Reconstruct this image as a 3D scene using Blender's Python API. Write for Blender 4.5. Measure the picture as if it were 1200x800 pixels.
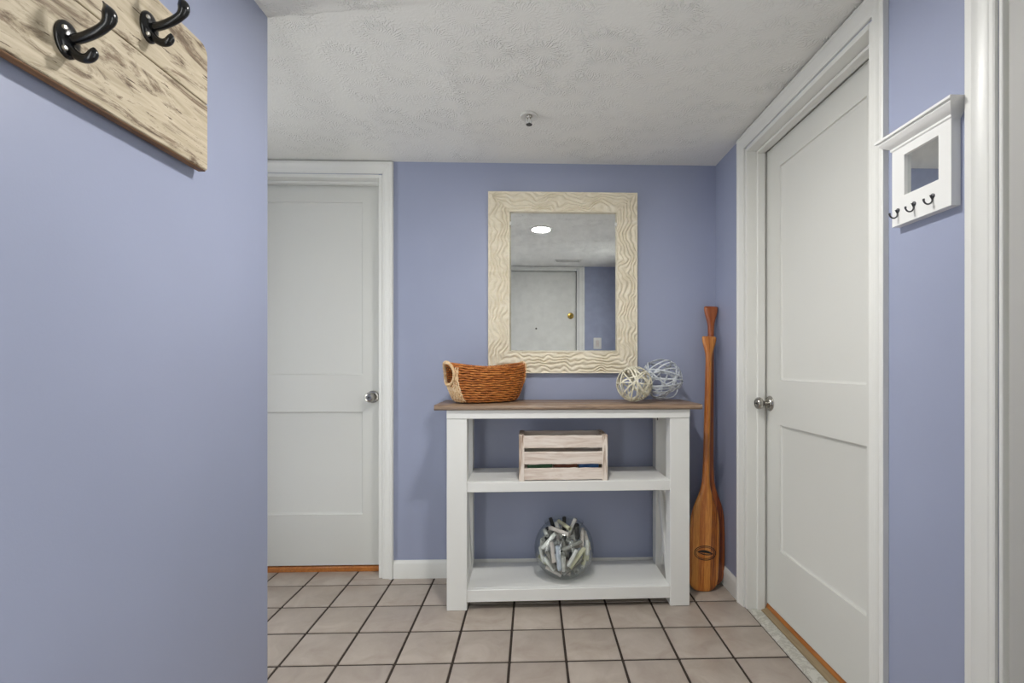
import bpy, bmesh, math, random
from mathutils import Vector, Matrix, noise
R = math.radians
random.seed(7)
for o in list(bpy.data.objects):
    bpy.data.objects.remove(o)
scene = bpy.context.scene
C = scene.collection

# ------------------------------------------------------------------ camera
# X = right along the end wall, Y = depth towards the end wall, Z = up; lens at (0, 0, 1.1)
cam_d = bpy.data.cameras.new('camera')
cam = bpy.data.objects.new('camera', cam_d)
C.objects.link(cam)
cam.location = (0, 0, 1.1)
cam.rotation_euler = (R(90), 0, -math.atan(16.5 / 549))
cam_d.sensor_width = 36
cam_d.lens = 549 / 1200 * 36
cam_d.shift_x = -41 / 1200
cam_d.shift_y = 28 / 1200
cam_d.clip_start = 0.02
scene.camera = cam

# ------------------------------------------------------------------ world and exposure
SKY = 5.0             # bright overcast sky, fill light through the added glazed door, sidelight and alcove window
world = bpy.data.worlds.new('world')
scene.world = world
world.use_nodes = True
world.node_tree.nodes['Background'].inputs[0].default_value = (1.0, 0.985, 0.975, 1)
world.node_tree.nodes['Background'].inputs[1].default_value = SKY
scene.view_settings.view_transform = 'Standard'
scene.view_settings.look = 'None'
scene.view_settings.gamma = 1
scene.view_settings.use_curve_mapping = False
scene.view_settings.exposure = 0.76
LAMP = 205.0           # radiance of the ceiling lamps' diffusers
LAMP_COL = (1.0, 0.98, 0.95)

# portals only guide the sky light through the added glazed openings
for nm, loc, rz, w, h in (('door_portal', (1.13, 0.54, 1.04), 90, 0.80, 2.08), ('window_portal', (-0.645, -0.26, 1.05), 0, 0.24, 2.05), ('alcove_portal', (-1.93, 1.665, 1.05), -90, 0.37, 2.05)):
    ld = bpy.data.lights.new(nm, 'AREA')
    ld.shape, ld.size, ld.size_y = 'RECTANGLE', w, h
    ld.cycles.is_portal = True
    lo = bpy.data.objects.new(nm, ld)
    C.objects.link(lo)
    lo.location = loc
    lo.rotation_euler = (R(90), 0, R(rz))

# ------------------------------------------------------------------ materials
def srgb(r, g, b):
    f = lambda c: ((c / 255 + 0.055) / 1.055) ** 2.4 if c / 255 > 0.04045 else c / 255 / 12.92
    return (f(r), f(g), f(b), 1)

class NT:
    def __init__(self, name):
        self.m = bpy.data.materials.new(name)
        self.m.use_nodes = True
        self.t = self.m.node_tree
        self.b = self.t.nodes['Principled BSDF']
    def n(self, typ, **kw):
        nd = self.t.nodes.new(typ)
        for k, v in kw.items():
            if k in nd.inputs.keys():
                nd.inputs[k].default_value = v
            else:
                setattr(nd, k, v)
        return nd
    def l(self, a, b):
        self.t.links.new(a, b)
    def coord(self, kind='Object', scale=(1, 1, 1), rot=(0, 0, 0)):
        tc = self.n('ShaderNodeTexCoord')
        mp = self.n('ShaderNodeMapping')
        mp.inputs['Scale'].default_value = scale
        mp.inputs['Rotation'].default_value = rot
        self.l(tc.outputs[kind], mp.inputs['Vector'])
        return mp.outputs[0]
    def noise(self, vec, scale, detail=4, rough=0.5, dist=0.0):
        nd = self.n('ShaderNodeTexNoise')
        nd.inputs['Scale'].default_value = scale
        nd.inputs['Detail'].default_value = detail
        nd.inputs['Roughness'].default_value = rough
        nd.inputs['Distortion'].default_value = dist
        self.l(vec, nd.inputs['Vector'])
        return nd.outputs[0]
    def ramp(self, fac, stops):
        nd = self.n('ShaderNodeValToRGB')
        cr = nd.color_ramp
        while len(cr.elements) < len(stops):
            cr.elements.new(0.5)
        for e, (p, c) in zip(cr.elements, stops):
            e.position = p
            e.color = c
        self.l(fac, nd.inputs[0])
        return nd.outputs[0]
    def mix(self, fac, a, b, mode='MIX'):
        nd = self.n('ShaderNodeMix', data_type='RGBA', blend_type=mode)
        for sock, val in ((nd.inputs[0], fac), (nd.inputs[6], a), (nd.inputs[7], b)):
            if hasattr(val, 'links') or hasattr(val, 'is_output'):
                self.l(val, sock)
            else:
                sock.default_value = val
        return nd.outputs[2]
    def math(self, op, a, b=0.0):
        nd = self.n('ShaderNodeMath', operation=op)
        for i, v in enumerate((a, b)):
            if hasattr(v, 'is_output'):
                self.l(v, nd.inputs[i])
            else:
                nd.inputs[i].default_value = v
        return nd.outputs[0]
    def bump(self, h, strength, dist=0.001):
        nd = self.n('ShaderNodeBump')
        nd.inputs['Strength'].default_value = strength
        nd.inputs['Distance'].default_value = dist
        self.l(h, nd.inputs['Height'])
        self.l(nd.outputs[0], self.b.inputs['Normal'])
    def set(self, col=None, rough=0.5, metal=0.0, **kw):
        if col is not None:
            if hasattr(col, 'is_output'):
                self.l(col, self.b.inputs['Base Color'])
            else:
                self.b.inputs['Base Color'].default_value = col
        if hasattr(rough, 'is_output'):
            self.l(rough, self.b.inputs['Roughness'])
        else:
            self.b.inputs['Roughness'].default_value = rough
        self.b.inputs['Metallic'].default_value = metal
        for k, v in kw.items():
            self.b.inputs[k].default_value = v
        return self.m

M = {}
def m_paint(name, col, rough, bump=0.25, var=0.04, sc=260):
    t = NT(name)
    v = t.coord()
    n1 = t.noise(v, 1.8, 3)
    c = t.ramp(n1, [(0.3, tuple(x * (1 - var) for x in col[:3]) + (1,)), (0.7, tuple(min(1, x * (1 + var)) for x in col[:3]) + (1,))])
    t.bump(t.noise(v, sc, 2), bump, 0.0006)
    M[name] = t.set(c, rough)
m_paint('wall_paint', srgb(154, 161, 185), 0.42, 0.22)
m_paint('trim_paint', srgb(226, 226, 221), 0.38, 0.06, 0.012, 120)
m_paint('door_paint', srgb(216, 216, 210), 0.42, 0.06, 0.012, 160)
m_paint('shaded_door_paint', srgb(178, 177, 173), 0.42, 0.06, 0.012, 160)  # door white darkened: shade on the visible leaf edge put into its colour
m_paint('console_paint', srgb(228, 228, 224), 0.40, 0.10, 0.015, 90)
m_paint('key_rack_paint', srgb(232, 232, 229), 0.35, 0.03, 0.01, 120)

def mat_ceiling():
    t = NT('ceiling_plaster')
    v = t.coord()
    warp = t.n('ShaderNodeVectorMath', operation='ADD')
    t.l(v, warp.inputs[0])
    nz = t.n('ShaderNodeTexNoise')
    nz.inputs['Scale'].default_value = 9
    t.l(v, nz.inputs['Vector'])
    sc = t.n('ShaderNodeVectorMath', operation='SCALE')
    sc.inputs['Scale'].default_value = 0.05
    t.l(nz.outputs['Color'], sc.inputs[0])
    t.l(sc.outputs[0], warp.inputs[1])
    vo = t.n('ShaderNodeTexVoronoi', voronoi_dimensions='2D')
    vo.inputs['Scale'].default_value = 7.0
    t.l(warp.outputs[0], vo.inputs['Vector'])
    sub = t.n('ShaderNodeVectorMath', operation='SUBTRACT')
    t.l(warp.outputs[0], sub.inputs[0])
    t.l(vo.outputs['Position'], sub.inputs[1])
    sp = t.n('ShaderNodeSeparateXYZ')
    t.l(sub.outputs[0], sp.inputs[0])
    ang = t.math('ARCTAN2', sp.outputs[1], sp.outputs[0])
    wob = t.noise(v, 34, 3)
    ph = t.math('ADD', t.math('MULTIPLY', ang, 13.0), t.math('MULTIPLY', wob, 16.0))
    stroke = t.math('POWER', t.math('ABSOLUTE', t.math('SINE', ph)), 3.0)
    d = vo.outputs['Distance']
    fall = t.math('MULTIPLY', t.math('SUBTRACT', 1.0, t.math('MINIMUM', t.math('MULTIPLY', d, 1.3), 1.0)), t.math('POWER', t.math('MINIMUM', t.math('MULTIPLY', d, 2.6), 1.0), 2.0))
    mask = t.ramp(t.noise(v, 3.0, 2), [(0.42, (0.35, 0.35, 0.35, 1)), (0.62, (1, 1, 1, 1))])
    h = t.math('ADD', t.math('MULTIPLY', t.math('MULTIPLY', stroke, fall), mask), t.math('MULTIPLY', t.noise(v, 120, 3), 0.15))
    t.bump(h, 0.85, 0.0065)
    M['ceiling'] = t.set(srgb(232, 231, 226), 0.75)
mat_ceiling()

def mat_tile():
    t = NT('floor_tile')
    v = t.coord()
    oi = t.n('ShaderNodeObjectInfo')
    off = t.n('ShaderNodeVectorMath', operation='ADD')
    t.l(v, off.inputs[0])
    cb = t.n('ShaderNodeCombineXYZ')
    t.l(t.math('MULTIPLY', oi.outputs['Random'], 40.0), cb.inputs[0])
    t.l(t.math('MULTIPLY', oi.outputs['Random'], 17.0), cb.inputs[1])
    t.l(cb.outputs[0], off.inputs[1])
    n1 = t.noise(off.outputs[0], 9, 5, 0.6, 0.8)
    c = t.ramp(n1, [(0.25, srgb(157, 143, 131)), (0.5, srgb(172, 160, 148)), (0.78, srgb(187, 176, 165))])
    c2 = t.mix(t.math('MULTIPLY', oi.outputs['Random'], 0.25), c, srgb(160, 148, 142))
    n2 = t.noise(off.outputs[0], 60, 4, 0.6)
    t.bump(t.math('ADD', n2, t.math('MULTIPLY', n1, 2.0)), 0.22, 0.002)
    rg = t.ramp(n1, [(0.3, (0.30,) * 3 + (1,)), (0.7, (0.42,) * 3 + (1,))])
    M['tile'] = t.set(c2, rg)
    t = NT('grout')
    v = t.coord()
    t.bump(t.noise(v, 300, 3), 0.5, 0.001)
    M['grout'] = t.set(t.ramp(t.noise(v, 20, 3), [(0.3, srgb(44, 36, 31)), (0.7, srgb(66, 55, 47))]), 0.9)
mat_tile()

def m_wood(name, stops, grain_axis, rough=0.4, scale=9, stretch=14, bump=0.2, coat=0.0, dist=1.2, fine=1.0):
    t = NT(name)
    s = [stretch] * 3
    s[grain_axis] = 1.0
    v = t.coord('Object', tuple(s))
    oi = t.n('ShaderNodeObjectInfo')
    off = t.n('ShaderNodeVectorMath', operation='ADD')
    t.l(v, off.inputs[0])
    cb = t.n('ShaderNodeCombineXYZ')
    for i, k in enumerate((31.0, 23.0, 11.0)):
        t.l(t.math('MULTIPLY', oi.outputs['Random'], k), cb.inputs[i])
    t.l(cb.outputs[0], off.inputs[1])
    n1 = t.noise(off.outputs[0], scale, 6, 0.62, dist)
    n2 = t.noise(off.outputs[0], scale * 5, 3, 0.6, 0.3)
    f = t.math('ADD', t.math('MULTIPLY', n1, 0.8), t.math('MULTIPLY', n2, 0.2 * fine))
    c = t.ramp(f, stops)
    t.bump(f, bump, 0.0015)
    M[name] = t.set(c, rough)
    t.b.inputs['Coat Weight'].default_value = coat
    t.b.inputs['Coat Roughness'].default_value = 0.15
    return t
m_wood('console_top_wood', [(0.25, srgb(76, 60, 48)), (0.42, srgb(118, 97, 79)), (0.6, srgb(152, 128, 106)), (0.8, srgb(104, 84, 68))], 0, 0.38, 5, 16, 0.15)
m_wood('crate_wood', [(0.22, srgb(150, 116, 92)), (0.38, srgb(206, 188, 174)), (0.55, srgb(226, 214, 203)), (0.8, srgb(236, 228, 220))], 0, 0.7, 4, 9, 0.4, 0, 1.6)
m_wood('crate_end_wood', [(0.36, srgb(104, 76, 54)), (0.47, srgb(190, 170, 152)), (0.55, srgb(224, 212, 200)), (0.8, srgb(238, 231, 223))], 2, 0.7, 4, 9, 0.4, 0, 1.6)
m_wood('sill_wood', [(0.25, srgb(132, 72, 24)), (0.5, srgb(178, 108, 44)), (0.8, srgb(205, 138, 66))], 1, 0.35, 5, 12, 0.1, 0.3)
m_wood('sill_tan', [(0.25, srgb(112, 96, 72)), (0.5, srgb(150, 132, 102)), (0.8, srgb(172, 152, 118))], 1, 0.4, 5, 12, 0.1)
m_wood('mirror_frame_wood', [(0.2, srgb(204, 193, 168)), (0.5, srgb(224, 214, 191)), (0.8, srgb(236, 229, 211))], 0, 0.5, 6, 3, 0.1)

def mat_rack():
    t = NT('distressed_plank')
    v = t.coord('Object', (1, 1, 1))
    vs = t.coord('Object', (12, 1.0, 9))
    oi = t.n('ShaderNodeObjectInfo')
    def sh(vec, k):
        off = t.n('ShaderNodeVectorMath', operation='ADD')
        t.l(vec, off.inputs[0])
        cb = t.n('ShaderNodeCombineXYZ')
        for i in range(3):
            t.l(t.math('MULTIPLY', oi.outputs['Random'], k + 7 * i), cb.inputs[i])
        t.l(cb.outputs[0], off.inputs[1])
        return off.outputs[0]
    g = t.noise(sh(vs, 13), 5, 6, 0.65, 1.4)
    paint = t.ramp(g, [(0.25, srgb(158, 143, 116)), (0.5, srgb(186, 173, 149)), (0.75, srgb(206, 194, 170))])
    bare = t.ramp(g, [(0.25, srgb(84, 68, 52)), (0.5, srgb(120, 102, 82)), (0.75, srgb(150, 131, 106))])
    wear = t.noise(sh(t.coord('Object', (3, 2.4, 10)), 5), 2.2, 9, 0.7, 0.8)
    wm = t.ramp(wear, [(0.52, (0, 0, 0, 1)), (0.60, (1, 1, 1, 1))])
    c = t.mix(wm, paint, bare)
    cr = t.noise(sh(t.coord('Object', (9, 7, 60)), 9), 3.0, 4, 0.6, 0.4)
    cm = t.ramp(cr, [(0.325, (1, 1, 1, 1)), (0.36, (0, 0, 0, 1))])
    c = t.mix(cm, c, srgb(84, 66, 48))
    h = t.math('ADD', t.math('MULTIPLY', g, 0.4), t.math('SUBTRACT', 1.0, t.math('MAXIMUM', wm, cm)))
    t.bump(h, 0.5, 0.0012)
    M['rack_plank'] = t.set(c, 0.6)
    m_wood('rack_edge_wood', [(0.25, srgb(74, 50, 30)), (0.5, srgb(112, 80, 50)), (0.8, srgb(150, 112, 74))], 1, 0.6, 6, 10, 0.3)
mat_rack()

def mat_paddle(name, dark, mid, light):
    t = NT(name)
    v = t.coord('Object', (1, 1, 1))
    sp = t.n('ShaderNodeSeparateXYZ')
    t.l(v, sp.inputs[0])
    # laminated strips side by side across the blade
    strip = t.math('FLOOR', t.math('MULTIPLY', t.math('ADD', sp.outputs[0], 0.5), 34.0))
    wn = t.n('ShaderNodeTexWhiteNoise', noise_dimensions='1D')
    t.l(strip, wn.inputs['W'])
    g = t.noise(t.coord('Object', (26, 26, 1.6)), 7, 5, 0.6, 0.9)
    f = t.math('ADD', t.math('MULTIPLY', g, 0.75), t.math('MULTIPLY', wn.outputs['Value'], 0.36))
    c = t.ramp(f, [(0.28, dark), (0.52, mid), (0.8, light)])
    t.bump(g, 0.05, 0.001)
    M[name] = t.set(c, 0.32)
    t.b.inputs['Coat Weight'].default_value = 0.5
    t.b.inputs['Coat Roughness'].default_value = 0.12
mat_paddle('paddle_wood', srgb(112, 58, 16), srgb(176, 100, 34), srgb(214, 146, 62))
mat_paddle('paddle_wood_red', srgb(98, 42, 12), srgb(148, 72, 24), srgb(176, 98, 40))

def m_metal(name, col, rough, metal=1.0):
    t = NT(name)
    v = t.coord()
    M[name] = t.set(t.ramp(t.noise(v, 30, 2), [(0.3, tuple(x * 0.9 for x in col[:3]) + (1,)), (0.7, col)]), rough, metal)
m_metal('satin_nickel', srgb(176, 173, 167), 0.24)
m_metal('brass', srgb(190, 160, 88), 0.25)
m_metal('black_iron', srgb(16, 16, 17), 0.22, 0.0)
m_metal('pewter', srgb(86, 86, 88), 0.35)
m_metal('mirror_silver', srgb(236, 238, 238), 0.015)
m_metal('screw_steel', srgb(205, 202, 196), 0.3)
m_metal('plastic_white', srgb(222, 221, 216), 0.4, 0.0)
m_metal('vent_dark', srgb(52, 52, 54), 0.6, 0.0)
m_metal('emblem_black', srgb(18, 13, 9), 0.35, 0.0)
m_metal('rubber_dark', srgb(40, 38, 36), 0.8, 0.0)
m_metal('gap_shade', srgb(30, 28, 26), 0.9, 0.0)

def mat_marble():
    t = NT('sill_marble')
    v = t.coord()
    n = t.noise(v, 14, 7, 0.7, 2.5)
    M['marble'] = t.set(t.ramp(n, [(0.42, srgb(196, 195, 185)), (0.5, srgb(168, 166, 156)), (0.56, srgb(204, 203, 194))]), 0.28)
mat_marble()

def mat_basket():
    for name, st in (('basket_weave', [(0.30, srgb(104, 52, 14)), (0.5, srgb(176, 102, 38)), (0.72, srgb(222, 156, 82))]),
                     ('basket_pale_lit', [(0.25, srgb(160, 110, 60)), (0.5, srgb(226, 194, 150)), (0.75, srgb(246, 230, 204))]),
                     ('basket_core', [(0.3, srgb(58, 28, 8)), (0.7, srgb(96, 50, 16))])):
        t = NT(name)
        v = t.coord('Object', (1, 1, 1))
        oi = t.n('ShaderNodeObjectInfo')
        sc = t.n('ShaderNodeVectorMath', operation='ADD')
        t.l(v, sc.inputs[0])
        cb = t.n('ShaderNodeCombineXYZ')
        for i in range(3):
            t.l(t.math('MULTIPLY', oi.outputs['Random'], 9.0 + 4 * i), cb.inputs[i])
        t.l(cb.outputs[0], sc.inputs[1])
        n1 = t.noise(sc.outputs[0], 38, 3, 0.6, 0.4)
        n2 = t.noise(t.coord('Object', (40, 40, 330)), 1.0, 3)
        c = t.ramp(t.math('ADD', t.math('MULTIPLY', n1, 0.6), t.math('MULTIPLY', n2, 0.4)), st)
        t.bump(n2, 0.6, 0.002)
        M[name] = t.set(c, 0.5)
mat_basket()

def m_plain(name, a, b, rough, sc=40):
    t = NT(name)
    v = t.coord()
    n1 = t.noise(v, sc, 3)
    t.bump(n1, 0.15, 0.0006)
    M[name] = t.set(t.ramp(n1, [(0.3, a), (0.7, b)]), rough)
m_plain('vine_cream', srgb(186, 180, 156), srgb(232, 227, 208), 0.55, 50)
m_plain('vine_grey', srgb(168, 174, 180), srgb(212, 217, 222), 0.5, 50)
m_plain('roll_white', srgb(206, 205, 200), srgb(236, 236, 232), 0.6)
m_plain('roll_cream', srgb(204, 202, 168), srgb(226, 224, 198), 0.6)
m_plain('roll_blue', srgb(196, 204, 218), srgb(222, 228, 238), 0.6)
m_plain('roll_grey', srgb(118, 116, 110), srgb(150, 148, 142), 0.6)
m_plain('roll_dark', srgb(30, 31, 32), srgb(54, 54, 54), 0.5)
m_plain('roll_rose', srgb(196, 184, 178), srgb(216, 206, 200), 0.6)
m_plain('cover_green', srgb(30, 72, 40), srgb(44, 92, 54), 0.5)
m_plain('cover_brown', srgb(96, 48, 24), srgb(122, 64, 34), 0.5)
m_plain('cover_blue', srgb(34, 74, 128), srgb(48, 96, 150), 0.5)
m_plain('page_white', srgb(214, 208, 194), srgb(230, 226, 214), 0.7)

def mat_glass():
    # thin clear glass: Fresnel reflection over a clear pane
    m = bpy.data.materials.new('clear_glass')
    m.use_nodes = True
    t = m.node_tree
    t.nodes.clear()
    out = t.nodes.new('ShaderNodeOutputMaterial')
    mx = t.nodes.new('ShaderNodeMixShader')
    tr = t.nodes.new('ShaderNodeBsdfTransparent')
    gl = t.nodes.new('ShaderNodeBsdfGlossy')
    lw0 = t.nodes.new('ShaderNodeLayerWeight')
    lw0.inputs['Blend'].default_value = 0.5
    pw = t.nodes.new('ShaderNodeMath')
    pw.operation = 'POWER'
    pw.inputs[1].default_value = 4.0
    t.links.new(lw0.outputs['Facing'], pw.inputs[0])
    lw = t.nodes.new('ShaderNodeMath')
    lw.operation = 'MULTIPLY_ADD'
    lw.inputs[1].default_value = 0.75
    lw.inputs[2].default_value = 0.035
    t.links.new(pw.outputs[0], lw.inputs[0])
    tr.inputs[0].default_value = (0.965, 0.98, 0.975, 1)
    gl.inputs['Roughness'].default_value = 0.02
    t.links.new(lw.outputs[0], mx.inputs[0])
    t.links.new(tr.outputs[0], mx.inputs[1])
    t.links.new(gl.outputs[0], mx.inputs[2])
    t.links.new(mx.outputs[0], out.inputs[0])
    M['glass'] = m
    m = bpy.data.materials.new('lamp_diffuser')
    m.use_nodes = True
    t = m.node_tree
    b = t.nodes['Principled BSDF']
    b.inputs['Base Color'].default_value = (0.9, 0.9, 0.9, 1)
    b.inputs['Emission Color'].default_value = LAMP_COL + (1,)
    b.inputs['Emission Strength'].default_value = LAMP
    M['lamp'] = m
mat_glass()

# ------------------------------------------------------------------ mesh helpers
class MB:
    def __init__(self):
        self.v, self.f = [], []
    def add(self, vs, fs, mat=None):
        k = len(self.v)
        self.v += [tuple(mat @ Vector(p)) if mat else tuple(p) for p in vs]
        self.f += [tuple(i + k for i in f) for f in fs]
        return self
    def box(self, x0, x1, y0, y1, z0, z1, bev=0.0, seg=1, mat=None):
        bm = bmesh.new()
        bmesh.ops.create_cube(bm, size=1)
        for v in bm.verts:
            v.co = Vector(((x0 + x1) / 2 + v.co.x * (x1 - x0), (y0 + y1) / 2 + v.co.y * (y1 - y0), (z0 + z1) / 2 + v.co.z * (z1 - z0)))
        if bev:
            bmesh.ops.bevel(bm, geom=list(bm.edges), offset=bev, segments=seg, profile=0.5, affect='EDGES')
        bm.verts.index_update()
        self.add([v.co[:] for v in bm.verts], [[v.index for v in f.verts] for f in bm.faces], mat)
        bm.free()
        return self
    def loft(self, rings, closed=True, cap=True, loop=False):
        n = len(rings[0])
        k = len(self.v)
        for r in rings:
            self.v += [tuple(p) for p in r]
        m = len(rings)
        for i in range(m if loop else m - 1):
            a, b = k + i * n, k + ((i + 1) % m) * n
            for j in range(n if closed else n - 1):
                j2 = (j + 1) % n
                self.f.append((a + j, a + j2, b + j2, b + j))
        if cap and not loop:
            self.f.append(tuple(k + j for j in reversed(range(n))))
            self.f.append(tuple(k + (m - 1) * n + j for j in range(n)))
        return self
    def tube(self, path, r, n=8, closed=False, flat=1.0, up=None):
        P = [Vector(p) for p in path]
        m = len(P)
        rings = []
        prev = None
        for i in range(m):
            if closed:
                t = P[(i + 1) % m] - P[(i - 1) % m]
            else:
                t = P[min(i + 1, m - 1)] - P[max(i - 1, 0)]
            t.normalize()
            if up is not None:
                a = Vector(up(P[i]) if callable(up) else up)
                a = a - t * a.dot(t)
            elif prev is None:
                a = t.orthogonal()
            else:
                a = prev - t * prev.dot(t)
            if a.length < 1e-6:
                a = t.orthogonal()
            a.normalize()
            prev = a
            b = t.cross(a)
            rr = r(i / (m - 1)) if callable(r) else r
            rings.append([P[i] + (a * math.cos(q) * flat + b * math.sin(q)) * rr for q in [2 * math.pi * j / n for j in range(n)]])
        return self.loft(rings, True, not closed, closed)
    def lathe(self, prof, n=24, mat=None, cap=True):
        rings = [[(r * math.cos(2 * math.pi * j / n), r * math.sin(2 * math.pi * j / n), z) for j in range(n)] for r, z in prof]
        if mat:
            rings = [[tuple(mat @ Vector(p)) for p in r] for r in rings]
        return self.loft(rings, True, cap)
    def mesh(self, name, mat, smooth=35, fix=True):
        me = bpy.data.meshes.new(name)
        me.from_pydata(self.v, [], self.f)
        if fix:
            bm = bmesh.new()
            bm.from_mesh(me)
            bmesh.ops.recalc_face_normals(bm, faces=bm.faces)
            bm.to_mesh(me)
            bm.free()
        me.materials.append(M[mat])
        if smooth:
            me.shade_smooth()
            me.set_sharp_from_angle(angle=R(smooth))
        return me
    def build(self, name, mat, parent=None, loc=(0, 0, 0), rot=(0, 0, 0), smooth=35, fix=True):
        return link(name, self.mesh(name, mat, smooth, fix), parent, loc, rot)

def link(name, data, parent=None, loc=(0, 0, 0), rot=(0, 0, 0)):
    o = bpy.data.objects.new(name, data)
    C.objects.link(o)
    o.location = loc
    o.rotation_euler = rot
    if parent:
        o.parent = parent
    return o
def empty(name, loc=(0, 0, 0), rot=(0, 0, 0)):
    o = link(name, None, None, loc, rot)
    o.empty_display_size = 0.05
    return o
def tag(o, label, cat, group=None, kind=None):
    o['label'] = label
    o['category'] = cat
    if group:
        o['group'] = group
    if kind:
        o['kind'] = kind
    return o
def bx(name, mat, x0, x1, y0, y1, z0, z1, bev=0.0, parent=None, seg=1, loc=(0, 0, 0), rot=(0, 0, 0)):
    return MB().box(x0, x1, y0, y1, z0, z1, bev, seg).build(name, mat, parent, loc, rot)

# ------------------------------------------------------------------ dimensions
XR = 0.966        # right wall
YB = 2.45         # end wall
ZC = 2.155        # ceiling
XL, YL = -0.786, 1.415   # left wall face and its far corner
XA = -1.80        # far side of the alcove on the left
YF = -0.13        # entrance wall behind the lens
D1 = (-1.585, -0.781, 2.085)      # door in the end wall: x0, x1, head height
D2 = (1.302, 2.102, 2.082)        # panelled door in the right wall: y0, y1, head
D3 = (0.140, 0.940, 2.082)        # doorway in the right wall near the lens
W1 = (-0.768, -0.522, 2.085)       # unseen sidelight added left of the entrance door for fill: x0, x1, head
W2 = (1.480, 1.850, 2.085)         # unseen tall window added in the alcove for fill light
D4 = (-0.44, 0.485, 2.128)        # entrance door behind the lens

# ------------------------------------------------------------------ floor with separate tiles
floor = bx('floor', 'grout', XA - 0.1, XR + 0.2, YF - 0.2, YB + 0.2, -0.06, -0.0035)
tag(floor, 'taupe ceramic tile floor with dark brown grout lines', 'floor', kind='structure')
PT, GR = 0.2113, 0.0095
X0, Y0 = -0.2980, 1.9540
def tile_mesh(w, d):
    return MB().box(-w / 2, w / 2, -d / 2, d / 2, -0.012, 0, 0.0028, 2).mesh('tile', 'tile')
full = None
for i in range(-8, 7):
    for j in range(-11, 5):
        xa, xb = X0 + i * PT + GR / 2, X0 + (i + 1) * PT - GR / 2
        ya, yb = Y0 + j * PT + GR / 2, Y0 + (j + 1) * PT - GR / 2
        xa, xb, ya = max(xa, XA), min(xb, XR), max(ya, YF)
        pieces = [(xa, xb, ya, min(yb, YB))]
        nx0, nx1 = max(xa, D1[0] + 0.002), min(xb, D1[1] - 0.002)
        if nx1 - nx0 > 0.012 and yb > YB:          # the floor runs on into the doorway of the end wall
            y_in = min(yb, YB + 0.12)
            if nx0 == xa and nx1 == xb:
                pieces = [(xa, xb, ya, y_in)]
            else:
                pieces.append((nx0, nx1, max(ya, YB), y_in))
        for xa, xb, ya, yb in pieces:
          if xb <= XL - 0.02 and yb < YL:
            continue
          if xb - xa < 0.012 or yb - ya < 0.012:
            continue
          w, d = xb - xa, yb - ya
          if abs(w - (PT - GR)) < 1e-4 and abs(d - (PT - GR)) < 1e-4:
              if full is None:
                  full = tile_mesh(w, d)
              me = full
          else:
              me = tile_mesh(w, d)
          link('tile', me, floor, ((xa + xb) / 2, (ya + yb) / 2, random.uniform(-0.0003, 0.0003)), (random.uniform(-0.002, 0.002), random.uniform(-0.002, 0.002), 0))

# ------------------------------------------------------------------ ceiling: slightly uneven plaster with a soft joint
def build_ceiling():
    def hz(x, y):
        s = lambda a, b, q: (lambda t: t * t * (3 - 2 * t))(max(0, min(1, (q - a) / (b - a))))
        z = ZC
        # the left strip rises gently from a joint that runs along the hall
        cx = -0.335 + 0.075 * (y - 1.5)
        k = s(1.35, 1.7, y)
        sag = max(0, cx - x)
        z += k * (1 - s(2.15, 2.44, y)) * 0.016 * (1 - math.exp(-sag / 0.10)) * (1 - s(0.25, 0.9, sag))
        # plaster step where the hall ceiling meets the alcove's
        ye = 1.425 - 0.115 * (x - XL)
        z -= 0.026 * (1 - s(ye - 0.012, ye + 0.004, y)) * (1 - s(XL + 0.1, XL + 0.6, x)) * s(0.2, 1.2, y)
        return z
    m = MB()
    xs = [XA - 0.1 + i * 0.02 for i in range(int((XR + 0.2 - XA + 0.1) / 0.02) + 2)]
    ys = [YF - 0.15 + i * 0.012 for i in range(int((YB + 0.12 - YF + 0.15) / 0.012) + 2)]
    m.v = [(x, y, hz(x, y)) for y in ys for x in xs]
    n = len(xs)
    m.f = [(j * n + i, (j + 1) * n + i, (j + 1) * n + i + 1, j * n + i + 1) for j in range(len(ys) - 1) for i in range(n - 1)]
    k = len(m.v)
    xa, xb, ya, yb = xs[0], xs[-1], ys[0], ys[-1]
    m.v += [(xa, ya, ZC + 0.1), (xb, ya, ZC + 0.1), (xb, yb, ZC + 0.1), (xa, yb, ZC + 0.1)]
    m.f.append((k, k + 1, k + 2, k + 3))
    o = m.build('ceiling', 'ceiling', smooth=60, fix=False)
    tag(o, 'off-white stippled plaster ceiling with a faint uneven joint', 'ceiling', kind='structure')
build_ceiling()

# ------------------------------------------------------------------ walls (boxes around the door openings)
def wall(name, label, boxes, bev=0.0):
    m = MB()
    for b in boxes:
        m.box(*b, bev)
    return tag(m.build(name, 'wall_paint'), label, 'wall', kind='structure')
TH = 0.14
ZT = ZC + 0.02
wall('wall_back', 'periwinkle blue end wall behind the console table', [
    (XA - 0.1, D1[0] - 0.002, YB, YB + TH, -0.004, ZT), (D1[1] + 0.002, XR + TH, YB, YB + TH, -0.004, ZT), (D1[0] - 0.002, D1[1] + 0.002, YB, YB + TH, D1[2] + 0.002, ZT)])
wall('wall_right', 'periwinkle blue right wall holding the white key rack', [
    (XR, XR + TH, D2[1] + 0.002, YB - 0.0005, -0.004, ZT), (XR, XR + TH, D3[1] + 0.002, D2[0] - 0.002, -0.004, ZT), (XR, XR + TH, YF - TH, D3[0] - 0.002, -0.004, ZT),
    (XR, XR + TH, D2[0] - 0.002, D2[1] + 0.002, D2[2] + 0.002, ZT), (XR, XR + TH, D3[0] - 0.002, D3[1] + 0.002, D3[2] + 0.002, ZT)])
wl = MB().box(XL - 0.12, XL, YF - TH - 0.02, YL, -0.004, ZT, 0.004, 3).build('wall_left', 'wall_paint')
tag(wl, 'periwinkle blue left wall in the foreground holding the coat rack', 'wall', kind='structure')
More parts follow.
